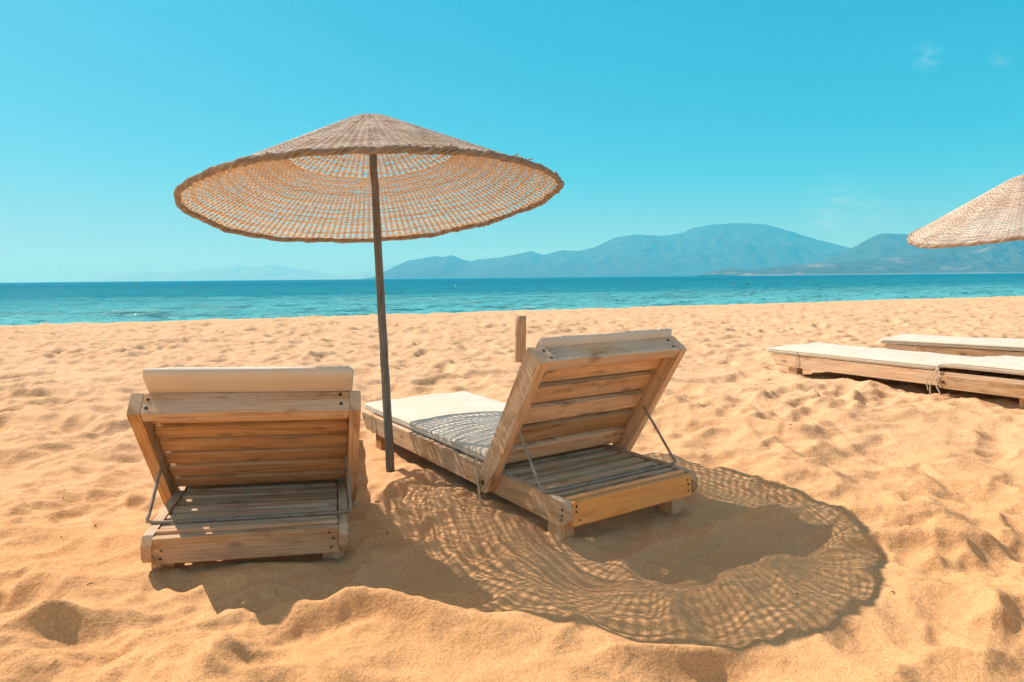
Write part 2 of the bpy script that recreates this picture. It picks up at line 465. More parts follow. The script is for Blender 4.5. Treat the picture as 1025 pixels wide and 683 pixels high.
def make_sand():
    ys = [-60, -40, -30, -22] + list(np.arange(-18, -2, .5))
    y = -1.8
    while y < 44:
        ys.append(y)
        y += (.06 if y < .7 else (.0125 if y < 2.8 else .0046 * y))
    ys = np.array(ys + [46, 50, 56, 64, 80])
    t = np.linspace(-1.22, 1.22, 760)
    t = np.concatenate([[-14, -8, -5, -3.4, -2.4, -1.8, -1.45], t, [1.45, 1.8, 2.4, 3.4, 5, 8, 14]])
    hw = .82 * np.maximum(ys, 0) + 1.25
    Y = np.repeat(ys[:, None], len(t), 1)
    X = t[None, :] * hw[:, None]
    Z = base_h(X, Y)
    s = shore_s(X, Y)
    on = sstep(1.5, -1.5, s)
    near = sstep(6., 2.6, Y)
    wx = X + .22 * gnoise(X * .9, Y * .9, 3) ; wy = Y + .22 * gnoise(X * .9 + 9, Y * .9, 4)
    far = sstep(6., 15., Y)
    h = (.065 - .045 * far) * fbm(wx * .62, wy * .62, 20, 3)
    # soft trampled ridges: sharp crests between scooped hollows, drawn out along one direction
    ca_, sa_ = math.cos(.38), math.sin(.38)
    ax_ = wx * ca_ + wy * sa_; ay_ = -wx * sa_ + wy * ca_
    def ridges(ox, oy):
        px_, py_ = wx - ox, wy - oy
        q0 = px_ * ca_ + py_ * sa_; q1 = -px_ * sa_ + py_ * ca_
        a0 = 1 - np.abs(gnoise(q0 * .75 + 1.7, q1 * 2.1, 29)) * 1.7
        a1 = 1 - np.abs(gnoise(px_ * 1.25, py_ * 1.85, 31)) * 1.6
        a2 = 1 - np.abs(gnoise(px_ * 2.6 + 3, py_ * 3.6, 37)) * 1.6
        return a0, a1, a2
    r0, r1, r2 = ridges(0., 0.)
    lean = (.052 * r0 * near + (.034 + .022 * near) * r1 + .03 * r2) - .05
    r0, r1, r2 = ridges(.79 * lean * 1.5, -.61 * lean * 1.5)
    r3 = 1 - np.abs(gnoise(wx * 5.6, wy * 7.0 + 5, 41)) * 1.6
    r4 = 1 - np.abs(gnoise(X * 11. + .4 * gnoise(X * 6, Y * 6, 5), Y * 13. + 5, 43)) * 1.6
    mask = sstep(-.35, .45, gnoise(X * .8 + 4, Y * .9, 61))
    h += (.042 * r0 * near + (.034 + .018 * near) * r1 + .034 * r2 * (.5 + .7 * mask) + .016 * r3 * (.45 + .8 * mask) + .0055 * r4 * (.4 + .9 * mask)) - .055 - .024 * near
    h += .0045 * fbm(X * 17, Y * 19, 50, 3) * (.4 + mask)
    # single hollows and heaps seen round the right lounger
    def blob(px, py, rx, ry, a, rot=0.):
        c = ground(px, py)
        dx = X - c.x; dy = Y - c.y
        ca, sa = math.cos(rot), math.sin(rot)
        u = (dx * ca + dy * sa) / rx; v = (-dx * sa + dy * ca) / ry
        return a * np.exp(-(u * u + v * v))
    h += blob(655, 530, .34, .17, -.06, .5) + blob(680, 585, .30, .16, .045, .2) + blob(520, 585, .28, .15, .035, -.2)
    h += blob(590, 575, .12, .14, -.035) + blob(770, 545, .35, .12, -.04, -.2) + blob(470, 640, .3, .1, .02) + blob(300, 645, .66, .32, .052, .1) + blob(55, 640, .16, .12, .05) + blob(400, 625, .25, .15, .03)
    h += blob(820, 600, .25, .2, .03) + blob(430, 510, .35, .16, .03, .2)
    # footprints
    def pits(n, ymin, ymax, rmin, rmax, dmin, dmax):
        uu = RNG.random(n)
        yy = np.sqrt(ymin ** 2 + uu * (ymax ** 2 - ymin ** 2))
        xx = (RNG.random(n) * 2 - 1) * (.82 * yy + 1.2)
        for i in range(n):
            px, py = xx[i], yy[i]
            if shore_s(px, py) > 1.: continue
            R = RNG.uniform(rmin, rmax); el = RNG.uniform(1.2, 2.1); dep = RNG.uniform(dmin, dmax)
            ang = RNG.uniform(0, math.pi); ca, sa = math.cos(ang), math.sin(ang)
            ext = R * el * 2.3
            a, b = np.searchsorted(ys, (py - ext, py + ext))
            if b <= a: continue
            hwm = .82 * max(py, 0) + 1.25
            c, d = np.searchsorted(t, ((px - ext * 1.25) / hwm - .02, (px + ext * 1.25) / hwm + .02))
            dx = X[a:b, c:d] - px; dy = Y[a:b, c:d] - py
            u = (dx * ca + dy * sa) / (R * el); v = (-dx * sa + dy * ca) / R
            q = np.sqrt(u * u + v * v) * (1 + .22 * np.sin(3 * np.arctan2(v, u) + i) )
            h[a:b, c:d] += dep * (-np.exp(-(q ** 2.6)) + .34 * np.exp(-((q - 1.3) / .34) ** 2) * (1 + .6 * u))
    pits(480, 1.2, 5., .045, .11, .008, .026)
    pits(3000, 4.5, 14., .06, .12, .012, .030)
    pits(3600, 11., 27., .08, .15, .010, .028)
    # the parasol pole and furniture stand on level sand: keep it calm there, sand a little heaped
    def calm(x, y, r, k):
        q = ((X - x) ** 2 + (Y - y) ** 2) / (r * r)
        return 1 - k * np.exp(-q)
    h *= calm(-.67, 3.65, .22, .85)
    qd = np.sqrt((X + .67) ** 2 + (Y - 3.65) ** 2)
    h += .022 * np.exp(-((qd - .07) / .05) ** 2) * (1 + .6 * gnoise(X * 14, Y * 14, 71))
    for (lx, ly, yaw) in LOUNGERS_XY:
        for v in (.1, .6, 1.1, 1.6, 2.0):
            h *= calm(lx - math.sin(yaw) * v, ly + math.cos(yaw) * v, .42, .55)
            h -= (.012 if ly < 4 else .026) * np.exp(-((X - lx + math.sin(yaw) * v) ** 2 + (Y - ly - math.cos(yaw) * v) ** 2) / .1)
    Z = Z + h * on
    me = grid_mesh('sand', X, Y, Z)
    o = link_mesh('sand', me, M['sand'])
    tag(o, 'orange beach sand trampled into soft ridges and footprints', 'sand', kind='structure')
    return X, Y, Z, t, ys

LOUNGERS_XY = [(-.985, 2.455, rad(14.5)), (.52, 2.85, rad(34)), (3.81, 4.594, rad(30.3)), (5.417, 5.377, rad(45))]
SX, SY, SZ, ST, SYS = make_sand()
def sand_z(x, y):
    i = int(np.clip(np.searchsorted(SYS, y), 1, len(SYS) - 1))
    if abs(SYS[i - 1] - y) < abs(SYS[i] - y): i -= 1
    j = int(np.argmin(abs(SX[i] - x)))
    return float(SZ[i, j])

# ------------------------------------------------------------------ sea
def make_water():
    WZ = -.55
    d = [0.]
    while d[-1] < 420: d.append(d[-1] + .16 + .010 * d[-1])
    d = np.array([-2.] + d + [500, 700, 1000, 1500, 2500, 4500, 8000, 13000, 18500])
    t = np.linspace(-1, 1, 560)
    t = np.concatenate([[-3, -2, -1.4], t, [1.4, 2, 3]])
    # rows run parallel to the shore; columns fan out from the camera
    ex = Vector((1, .395)).normalized()
    hw = 34 + d * 1.05
    U = t[None, :] * hw[:, None]
    D = np.repeat(d[:, None], len(t), 1)
    ox, oy = 0., 18.
    nx, ny = -ex.y, ex.x
    D0 = D + 3.2
    X = ox + ex.x * U + nx * D0
    Y = oy + ex.y * U + ny * D0
    fade = np.exp(-D / 420.)
    w = .045 * np.sin(.85 * (D + 2.2 * gnoise(U * .06, D * .05, 5)) + 1.3 * gnoise(U * .12, D * .1, 6))
    w += .075 * fbm(U * .12, D * .36, 8, 4, .6)
    w += .045 * fbm(U * .5 + 7, D * 1.1, 9, 3, .55)
    Z = WZ + w * fade * 4.0
    Z[D < 0] = WZ
    o = link_mesh('sea', grid_mesh('sea', X, Y, Z), M['water'])
    tag(o, 'rippled turquoise sea stretching to the horizon', 'sea', kind='structure')
make_water()

# ------------------------------------------------------------------ mountains
def make_range(name, prof, dist, depth, mat, label, seed, step=18., rough=.13, skew=0.):
    xs = []; hs = []
    for px, py in prof:
        r = ray(px, py); k = dist / r.y
        xs.append(r.x * k); hs.append(max(H + r.z * k, -4.))
    xs = np.array(xs); hs = np.array(hs)
    x = np.arange(xs[0], xs[-1], step)
    hp = np.interp(x, xs, hs)
    ker = np.ones(5) / 5
    hp = np.convolve(np.pad(hp, 2, mode='edge'), ker, 'valid')
    hp = hp + np.minimum(hp, 120) * .09 * fbm(x / 90., x * 0 + seed, seed, 4)
    s = np.concatenate([np.linspace(-1, 0, 70), np.linspace(0.04, 1, 24)])
    X = np.repeat(x[None, :], len(s), 0)
    S = np.repeat(s[:, None], len(x), 1)
    Y = dist + S * depth + X * skew
    shape = 1 - np.abs(S) ** .95
    ridg = 1 - np.abs(gnoise(X / (depth * .28) + .8 * gnoise(X / depth, Y / depth, seed + 3), Y / (depth * .7), seed)) * 2
    ridg2 = 1 - np.abs(gnoise(X / (depth * .11), Y / (depth * .22), seed + 7)) * 2
    env = np.abs(S) * (1 - np.abs(S)) * 4
    Z = hp[None, :] * (shape * (1 + 0 * S) + env * rough * (ridg * .7 + ridg2 * .35 - .45))
    Z -= 3.5 * sstep(.93, 1., np.abs(S))
    Z = np.where(np.abs(S) > .999, -1.2, np.maximum(Z, -1.2))
    o = link_mesh(name, grid_mesh(name, X, Y, Z), mat)
    tag(o, label, 'mountains', kind='structure')
make_range('mountain_range', [(386, 281), (393, 274), (397, 268), (405, 261.5), (420, 259), (435, 256.3), (442, 257.8), (451, 255), (460, 258.5), (469.5, 262), (482, 259.5), (500, 258), (515, 255), (532, 251.3), (544, 255.5), (562, 250.5), (579, 251.5), (597, 247), (615, 238), (635, 234.7), (662, 236.3), (685, 233), (692, 228.5), (708, 225.5), (722, 224), (745, 223.2), (765, 224.5), (785, 229.5), (805, 236), (830, 243), (853, 249), (885, 258), (925, 268), (960, 276)], 8000, 1700, M['mountain'],
           'long hazy blue mountain ridge across the bay', 3, 20.)
make_range('hills', [(800, 276), (820, 263), (840, 254.5), (853, 248), (864, 242), (873, 237.2), (883, 233.6), (905, 234.6), (930, 236), (950, 233), (971, 230), (1000, 227), (1025, 224), (1060, 219), (1110, 214), (1180, 220), (1260, 228), (1330, 245), (1400, 270)], 5600, 1100, M['mountain'],
           'darker wooded hill rising behind the far parasol', 8, 14.)
make_range('headland', [(712, 276), (716, 272.8), (722, 270.5), (729, 268.8), (738, 270), (749, 271.2), (765, 268.8), (788, 266), (821, 263.7), (850, 262), (873, 260), (900, 257.5), (919, 255), (945, 249), (971, 243), (1000, 237), (1030, 234), (1080, 236), (1150, 244), (1230, 262), (1270, 273)], 4200, 650, M['hill'],
           'low wooded headland with pale cliffs along the water', 14, 9., .32)
make_range('far_mountain_range', [(90, 282.5), (105, 279), (125, 275), (147, 271.5), (168, 273.5), (190, 271), (215, 268.5), (239, 266), (256, 267), (274, 265), (295, 268.5), (316, 271.5), (335, 274.5), (352, 275), (368, 270), (385, 266.5), (405, 263), (430, 268), (470, 278)], 17000, 1200, M['far_rock'],
           'faint far mountain ridge fading into the haze over the left horizon', 21, 50.)

# ------------------------------------------------------------------ loungers
W2 = .3725; RT = .035; L = 2.13; ZB, ZT = .088, .192; YH = .595; ZH = .145
def make_lounger(name, loc, rot, back_deg, overhang, label, end_mat, sec, mat_shift=0., u_len=.775, ties=False, back_slats=5, YH=.595, N1=.046):
    root = empty(name, loc, rot)
    tag(root, label, 'sun lounger', 'wooden sun loungers on the sand')
    I = Matrix.Identity(4)
    wd = M['wood']
    # side rails
    for sx in (-1, 1):
        b = MB()
        pts = [(0.012, ZB + .004), (-.012, ZB + .03), (-.012, ZT - .03), (.018, ZT), (L - .01, ZT), (L, ZT - .02), (L - .07, ZB), (.05, ZB)]
        x0, x1 = (-W2, -W2 + RT) if sx < 0 else (W2 - RT, W2)
        b.prism(pts, x0, x1, I, 1, wea=.55)
        r = b.build('side_rail', wd, root)
        for yy, zz in [(random.uniform(.010, .026), q + random.uniform(-.006, .006)) for q in (.165, .140, .115)]:
            s = MB(); xo = sx * W2
            s.tube([(xo - sx * .004, yy, zz), (xo + sx * .0015, yy, zz)], .0055, 8); s.build('screw', M['screw'], r)
    # end boards
    b = MB(); b.box(-W2 + RT + .001, W2 - RT - .001, -.008, .026, ZB + .002, ZT - .004, I, 0, wea=.5 if end_mat == 'wood' else .08)
    eb = b.build('end_board', M[end_mat], root)
    for sx in (-1, 1):
        for zz, jx in [(q + random.uniform(-.008, .008), random.uniform(.014, .034)) for q in (.168, .142, .114)]:
            s = MB(); s.tube([(sx * (W2 - RT - jx), -.006, zz), (sx * (W2 - RT - jx), -.0095, zz)], random.uniform(.0042, .006), 8); s.build('screw', M['screw'], eb)
    b = MB(); b.box(-W2 + RT + .002, W2 - RT - .002, .034, .058, ZB + .02, ZT + .004, I, 0, wea=.1)
    b.build('inner_board', M[end_mat], root)
    b = MB(); b.box(-W2 + RT + .002, W2 - RT - .002, L - .075, L - .05, ZB + .02, ZT - .012, I, 0, wea=.4)
    b.build('foot_board', wd, root)
    # legs
    for sx in (-1, 1):
        for yy in (.055, L - .27):
            b = MB(); b.box(sx * (W2 - .056) - .04, sx * (W2 - .056) + .04, yy, yy + .085, -.13, ZB + .07 if False else ZB - .001, I, 2, wea=.35)
            b.build('leg', wd, root)
    # slats of the seat frame, those under the raised back and those under the cushion
    y = .095
    k = 0
    while y < L - .16:
        wv = random.uniform(.056, .064)
        b = MB()
        Ms = Matrix.Translation((0, y + wv / 2, ZT - .016)) @ Euler((random.uniform(-.08, .05), random.uniform(-.008, .008), random.uniform(-.010, .010))).to_matrix().to_4x4()
        b.box(-W2 + RT + .003, W2 - RT - .003, -wv / 2, wv / 2, -.011, .011, Ms, 0, bevel=.006, wea=.5)
        b.build('slat', M['wood_slat'], root)
        y += wv + random.uniform(.032, .040); k += 1
    # back rest
    th = rad(back_deg)
    MBk = Matrix(((1, 0, 0, 0), (0, -math.cos(th), math.sin(th), YH), (0, math.sin(th), math.cos(th), ZH - (.020 if back_deg < 5 else 0.)), (0, 0, 0, 1)))
    BT = .042; N0 = -N1; BW = W2 + .003
    if back_deg < 5: BT = .036
    b = MB()
    for sx in (-1, 1):
        pts = []
        for i in range(9):
            a = math.pi / 2 + math.pi * i / 8
            pts.append((-.012 + .046 * math.cos(a) * .9, .046 * math.sin(a)))
        pts = [(u_len, N0), (u_len, N1)] + pts
        x0, x1 = (-BW - BT, -BW) if sx < 0 else (BW, BW + BT)
        b.prism(pts, x0, x1, MBk, 1, wea=.45)
    b.box(-BW + .001, BW - .001, u_len - .048, u_len + .001, N0 + .001, N1 - .001, MBk, 0, wea=.85)
    bk = b.build('backrest', wd, root)
    for sx in (-1, 1):
        for nn in (-.022, .02):
            s = MB()
            jx = random.uniform(.016, .036); nn += random.uniform(-.008, .008); p0 = MBk @ Vector((sx * (BW - jx), u_len - .002, nn)); p1 = MBk @ Vector((sx * (BW - jx), u_len + .0035, nn))
            s.tube([p0, p1], .0065, 8); s.build('screw', M['screw'], bk)
        s = MB()
        s.tube([MBk @ Vector((sx * (BW + BT - .003), -.004, 0)), MBk @ Vector((sx * (BW + BT + .006), -.004, 0))], .011, 8); s.build('hinge_bolt', M['screw'], bk)
    n = back_slats
    pitch = (u_len - .055 - .07) / n
    for i in range(n):
        u0 = .075 + i * pitch
        wv = pitch - random.uniform(.027, .036)
        b = MB()
        Ms = MBk @ Matrix.Translation((0, u0 + wv / 2, N1 - .018)) @ Euler((random.uniform(-.05, .05), 0, random.uniform(-.006, .006))).to_matrix().to_4x4()
        b.box(-BW + .002, BW - .002, -wv / 2, wv / 2, -.015, .015, Ms, 0, bevel=.005, wea=.22)
        b.build('slat', M['wood_slat'], bk)
    # U-shaped prop rod
    if back_deg > 5:
        xa = W2 - .012
        ax = BW - .004
        top = MBk @ Vector((ax, .36, -.012))
        low = Vector((W2 + .012, .135, ZT + .010))
        P = []
        for sx in (1,):
            P += [Vector((ax + .03, top.y, top.z)), Vector((ax + .012, top.y, top.z)), Vector((ax - .002, top.y - .012, top.z - .014))]
            for q in (.3, .6, .9): P.append(Vector((ax, top.y, top.z)).lerp(low, q))
            P += [low + Vector((.001, .004, .008)), low, low + Vector((-.02, 0, -.003)), Vector((W2 - .05, .135, ZT + .004))]
        Pm = [Vector((-p.x, p.y, p.z)) for p in reversed(P)]
        b = MB(); b.tube(P + [Vector((.15, .137, ZT + .002)), Vector((-.15, .136, ZT + .002))] + Pm, .0065, 8)
        b.build('prop_rod', M['metal'], root)
    # mattress: one padded strip that runs along the seat and up the back
    TH = .046
    path = []
    zc = ZT + .004 + TH / 2
    if back_deg > 5:
        foot_y = L + .045
        off = N1 + .004 + TH / 2
        # intersection of both centre lines
        # point on back line: MBk@(0,u,off)
        u_s = (zc - ZH - math.cos(th) * off) / math.sin(th)
        yb = (MBk @ Vector((0, u_s, off))).y
        ym = yb + .05
        for i in range(46): path.append((foot_y + (ym - foot_y) * i / 45, zc))
        for i in range(1, 8):
            q = i / 8
            A = Vector((ym, zc)); B = Vector((yb, zc)); e = MBk @ Vector((0, u_s + .05, off)); Cc = Vector((e.y, e.z))
            p = A.lerp(B, q).lerp(B.lerp(Cc, q), q); path.append((p.x, p.y))
        ue = u_len + overhang
        for i in range(30):
            e = MBk @ Vector((0, u_s + .05 + (ue - u_s - .05) * i / 29, off - (.010 * max(0, (i - 22) / 7)))); path.append((e.y, e.z))
        crease = 49
    else:
        foot_y = L + .05
        end_y = YH - u_len - .02
        for i in range(86): path.append((foot_y + (end_y - foot_y) * i / 85, zc + (.030 * min(1., max(0., (i - 53) / 5.)))))
        crease = int(85 * (foot_y - YH - .02) / (foot_y - end_y))
    P = np.array(path)
    T = np.gradient(P, axis=0); T /= np.linalg.norm(T, axis=1)[:, None]
    Nn = np.stack([-T[:, 1], T[:, 0]], 1)
    # want normal pointing up / to the sitter
    if Nn[0, 1] < 0: Nn = -Nn
    sl = np.concatenate([[0], np.cumsum(np.linalg.norm(np.diff(P, axis=0), axis=1))])
    hwid = W2 + .004
    prof = []
    nxp = 15
    rc = TH / 2 * .72
    for i in range(nxp): prof.append((-1 + 2 * i / (nxp - 1), 1))
    vs = []
    ringn = None
    rs = RNG.integers(0, 1000)
    for i in range(len(P)):
        dend = min(sl[i], sl[-1] - sl[i])
        k = math.sqrt(max(0., 1 - (1 - min(1., dend / .022)) ** 2))
        k = max(k, .25)
        kc = 1 - (.42 if back_deg > 5 else .72) * math.exp(-((i - crease) / 1.5) ** 2)
        ring = []
        hx = hwid - .006 * (1 - k) - .004 * math.exp(-((i - crease) / 2.) ** 2)
        half = TH / 2 * k * kc
        r_ = min(rc, half)
        seq = []
        for q in range(nxp):
            seq.append((-hx + r_ + (2 * hx - 2 * r_) * q / (nxp - 1), half, 1))
        for a in (60, 30, 0, -30, -60):
            seq.append((hx - r_ + r_ * math.cos(rad(a)), (half - r_) * (1 if a > 0 else -1 if a < 0 else 0) + r_ * math.sin(rad(a)), 0))
        for q in range(nxp):
            seq.append((hx - r_ - (2 * hx - 2 * r_) * q / (nxp - 1), -half, -1))
        for a in (240, 210, 180, 150, 120):
            seq.append((-hx + r_ + r_ * math.cos(rad(a)), (half - r_) * (1 if a < 180 else -1 if a > 180 else 0) + r_ * math.sin(rad(a)), 0))
        for (xx, zz, w) in seq:
            nz = 0.
            if w == 1:
                nz = .008 * float(gnoise(np.array(xx * 4.2 + rs), np.array(sl[i] * 3.2), 77)) + .0042 * float(gnoise(np.array(xx * 5 + rs), np.array(sl[i] * 16), 78))
                nz += .006 * (1 - (xx / hx) ** 4) * k
            sag = .004 * float(gnoise(np.array(sl[i] * 5.), np.array(rs + .5), 79))
            vs.append((xx + mat_shift + sag, P[i, 0] + Nn[i, 0] * (zz + nz), P[i, 1] + Nn[i, 1] * (zz + nz)))
        ringn = len(seq)
    fs = []
    for i in range(len(P) - 1):
        for k in range(ringn):
            a = i * ringn + k; b_ = i * ringn + (k + 1) % ringn
            fs.append((a, b_, b_ + ringn, a + ringn))
    fs.append(tuple(range(ringn))); fs.append(tuple(reversed(range((len(P) - 1) * ringn, len(P) * ringn))))
    me = bpy.data.meshes.new('mattress'); me.from_pydata(vs, [], fs)
    bmm = bmesh.new(); bmm.from_mesh(me); bmesh.ops.recalc_face_normals(bmm, faces=bmm.faces); bmm.to_mesh(me); bmm.free()
    mt = link_mesh('mattress', me, M['canvas'], root, smooth=True)
    # piping seam along both upper and lower edges
    for side in (-1, 1):
        b = MB()
        pts = []
        for i in range(1, len(P) - 1):
            dend = min(sl[i], sl[-1] - sl[i]); kk = math.sqrt(max(0., 1 - (1 - min(1., dend / .022)) ** 2))
            sag = .004 * float(gnoise(np.array(sl[i] * 5.), np.array(rs + .5), 79))
            kc = 1 - (.42 if back_deg > 5 else .72) * math.exp(-((i - crease) / 1.5) ** 2)
            hh = TH / 2 * .45 * kk * kc
            pts.append((side * (hwid - .002 - .006 * (1 - kk) - .004 * math.exp(-((i - crease) / 2.) ** 2)) + mat_shift + sag, P[i, 0] + Nn[i, 0] * hh, P[i, 1] + Nn[i, 1] * hh))
        b.tube(pts, .0032, 6); b.build('piping', M['piping'], mt)
    # tie cords
    def cord(pts, r=.0045):
        pp = []
        for i in range(len(pts) - 1):
            for q in range(5):
                p = Vector(pts[i]).lerp(Vector(pts[i + 1]), q / 5)
                pp.append(p + Vector([random.uniform(-.0018, .0018) for _ in range(3)]))
        pp.append(Vector(pts[-1]))
        b = MB(); b.tube(pp, r, 6); b.build('tie', M['rope'], mt)
    if ties:
        xe = -W2 - .008
        for yy, wide in ((L - .28, 0), (YH + .06, 1)):
            if wide:
                zt = zc + TH / 2 * .62
                cord([(xe - .002, yy, zc - .03), (xe - .004, yy, zc + .012), (xe + .02, yy, zt + .004), (-.15, yy + .004, zt + .006), (.15, yy, zt + .006), (W2 - .012, yy, zt + .004), (W2 + .012, yy, zc)], .005)
                cord([(xe - .002, yy, zc), (xe - .03, yy + .03, zc - .05), (xe - .035, yy + .06, zc - .10), (xe - .03, yy + .05, zc - .17)])
                cord([(xe - .002, yy, zc), (xe - .04, yy + .0, zc - .04), (xe - .045, yy + .03, zc - .12), (xe - .05, yy + .02, zc - .20)])
                cord([(xe - .002, yy, zc), (xe - .03, yy - .03, zc - .06), (xe - .05, yy - .02, zc - .13), (xe - .06, yy - .06, zc - .19)])
            else:
                cord([(xe, yy, zc + .01), (xe - .003, yy, zc - .06), (xe - .006, yy + .005, ZB - .01), (xe - .01, yy - .01, .02), (xe - .03, yy - .09, .015)], .004)
    else:
        xe = -W2 - .05
        cord([(xe + .006, YH + .06, zc + .02), (xe - .004, YH + .05, zc - .03), (xe - .006, YH + .03, zc - .08), (xe - .004, YH + .02, .075), (xe - .010, YH + .0, .05)], .006)
        cord([(xe + .010, YH + .07, zc + .01), (xe + .002, YH + .06, zc - .05), (xe - .002, YH + .05, zc - .10)], .004)
        cord([(-W2 - .008, L - .2, zc - .01), (-W2 - .014, L - .2, zc - .06), (-W2 - .016, L - .21, zc - .13)], .004)
    return root

W2 = .360
make_lounger('sun_lounger', (-.992, 2.455, -.068), (rad(.6), rad(2.2), rad(14.5)), 44., .12,
             'raised wooden sun lounger seen from behind, left of the parasol pole', 'wood', 1, .012, .75, back_slats=6)
W2 = .382
make_lounger('sun_lounger', (.52, 2.85, -.036), (rad(.9), rad(0), rad(34)), 58., .028,
             'raised wooden sun lounger with yellow end board, right of the parasol pole', 'wood_warm', 2, .03, .738, YH=.545, N1=.052)
W2 = .3725
make_lounger('sun_lounger', (3.765, 4.56, .145), (0, 0, rad(30.3)), 0, .0,
             'flat sun lounger with knotted cords, nearer of the two flat ones', 'wood', 3, ties=True)
make_lounger('sun_lounger', (5.40, 5.377, .175), (0, 0, rad(45)), 0, .0,
             'flat sun lounger behind the corded one, farther of the two flat ones', 'wood', 4, ties=True)

# ------------------------------------------------------------------ parasols
def make_parasol(loc, centre, axis, R, HA, pole_top, label, mats, seed, wider):
    rng = random.Random(seed)
    root = empty('parasol', loc)
    tag(root, label, 'parasol', 'wicker parasols on the beach')
    base = Vector(loc)
    b = MB()
    top = Vector(pole_top) - base
    down = -top.normalized() * .35
    pts = [down.lerp(top, i / 24) + Vector((rng.uniform(-.0015, .0015), rng.uniform(-.0015, .0015), 0)) for i in range(25)]
    b.tube(pts, [.0245 - .004 * i / 24 for i in range(25)], 14)
    b.build('pole', M['pole'], root)
    ax = Vector(axis).normalized()
    u = Vector((0, 1, 0)).cross(ax).normalized(); w = ax.cross(u)
    rotm = Matrix((u, w, ax)).transposed()
    def surf(a, r, n=0.):
        q = r / R
        z = HA * (1 - q) - .030 * math.exp(-(q / .07) ** 2)
        dz = -HA / R
        wob = 1 + .010 * math.sin(3 * a + seed) + .006 * math.sin(7 * a + 2 * seed)
        nl = math.hypot(1, dz)
        rr = r * wob - dz / nl * n
        return Vector((rr * math.cos(a), rr * math.sin(a), z + n / nl + .012 * q * math.sin(2 * a + seed)))
    # ring strands weaving over and under the stakes
    verts = []; faces = []; uvs = []; rnds = []
    def ribbon(pts_frames, wid, thk, closed, r):
        """pts_frames: list of (centre, across, normal)"""
        n0 = len(verts)
        L_ = 0.; prev = None
        uo = rng.uniform(0, 40)
        us = []
        for c, ac, nn in pts_frames:
            if prev is not None: L_ += (c - prev).length
            prev = c; us.append(L_ + uo)
            for sx, sn in ((-1, -.35), (-.55, -1), (.55, -1), (1, -.35), (1, .35), (.55, 1), (-.55, 1), (-1, .35)):
                verts.append(c + ac * (wid / 2 * sx) + nn * (thk / 2 * sn)); rnds.append(r)
        n = len(pts_frames)
        for i in range(n if closed else n - 1):
            j = (i + 1) % n
            for k in range(8):
                k2 = (k + 1) % 8
                faces.append((n0 + i * 8 + k, n0 + i * 8 + k2, n0 + j * 8 + k2, n0 + j * 8 + k))
                u0 = us[i]; u1 = us[j] if j > i else us[i] + .02
                uvs.extend([(u0, k * .1), (u0, k * .1 + .1), (u1, k * .1 + .1), (u1, k * .1)])
    def stakes(r): return 36 if r < .22 else (72 if r < .47 else 144)
    r = .035; k = 0
    pitch = .0168
    while r < R - .012:
        ns = stakes(r)
        n = ns * 2
        ph = rng.uniform(0, 6.28)
        wid = rng.uniform(.0078, .0108) + wider * .6
        amp = .0027
        rv = rng.uniform(.35, 1.)
        fr = []
        for i in range(n):
            a = 2 * math.pi * i / n
            off = 0. if i % 2 else amp * (1 if ((i // 2) + k) % 2 else -1)
            rj = r + .0030 * math.sin(5 * a + ph) + rng.uniform(-.0012, .0012) + .0026 * math.sin((11 + k % 7) * a + 2 * ph) + .0022 * math.sin((23 + k % 5) * a + 3 * ph)
            c = surf(a, rj, off)
            p1 = surf(a, rj + .01, off); p0 = surf(a, rj - .01, off)
            ac = (p1 - p0).normalized()
            tn = Vector((-math.sin(a), math.cos(a), 0))
            fr.append((c, ac, tn.cross(ac).normalized()))
        ribbon(fr, wid, .0025, True, rv)
        r += (.0122 + ((.0095 if seed == 1 else .002) if k % 3 == 2 else .0) + rng.uniform(-.0010, .0020)) / math.hypot(1, HA / R); k += 1
    # stakes: thin rods in pairs
    for i in range(144):
        a = 2 * math.pi * i / 144
        rs = .02 if i % 4 == 0 else (.21 if i % 2 == 0 else .46)
        for dx in ((-.0050, .0050)):
            n = max(6, int((R - rs) / .05))
            fr = []
            rv = rng.uniform(0., .25)
            for q in range(n + 1):
                rr = rs + (R - rs) * q / n
                aa = a + dx / max(rr, .05)
                c = surf(aa, rr, 0.)
                tn = Vector((-math.sin(aa), math.cos(aa), 0))
                d = (surf(aa, rr + .01) - surf(aa, rr - .01)).normalized()
                fr.append((c, tn, d.cross(tn).normalized()))
            ribbon(fr, .0064, .0032, False, rv)
    me = bpy.data.meshes.new('canopy'); me.from_pydata(verts, [], faces)
    ul = me.uv_layers.new(name='UVMap'); ul.data.foreach_set('uv', np.array(uvs, dtype=np.float32).ravel())
    at = me.attributes.new('rnd', 'FLOAT', 'POINT'); at.data.foreach_set('value', np.array(rnds, dtype=np.float32))
    bmm = bmesh.new(); bmm.from_mesh(me); bmesh.ops.recalc_face_normals(bmm, faces=bmm.faces); bmm.to_mesh(me); bmm.free()
    cn = link_mesh('canopy', me, mats[0], root, smooth=True)
    cn.location = Vector(centre) - base
    cn.rotation_euler = rotm.to_euler()
    # braided border
    b = MB()
    turns = 41; n = turns * 12
    for s in range(5):
        pts = []
        for i in range(n):
            a = 2 * math.pi * i / n
            h = turns * a + s * 2 * math.pi / 5 + .5 * math.sin(9 * a + seed) + .3 * math.sin(23 * a + s)
            rr = .0080 * (1 + .28 * math.sin(11 * a + s + seed) + .2 * math.sin(29 * a + 2 * s))
            c = surf(a, R + .006 * math.sin(5 * a + seed) + .004 * math.sin(13 * a + 2 * seed), 0.)
            c += Vector((math.cos(a), math.sin(a), 0)) * (rr * math.cos(h)) + Vector((0, 0, 1)) * (rr * 1.25 * math.sin(h) - .004)
            pts.append(c)
        b.tube(pts, [.0066 * (1 + .3 * math.sin(2 * math.pi * i / n * 23 + s * 2)) for i in range(n)], 6, closed=True)
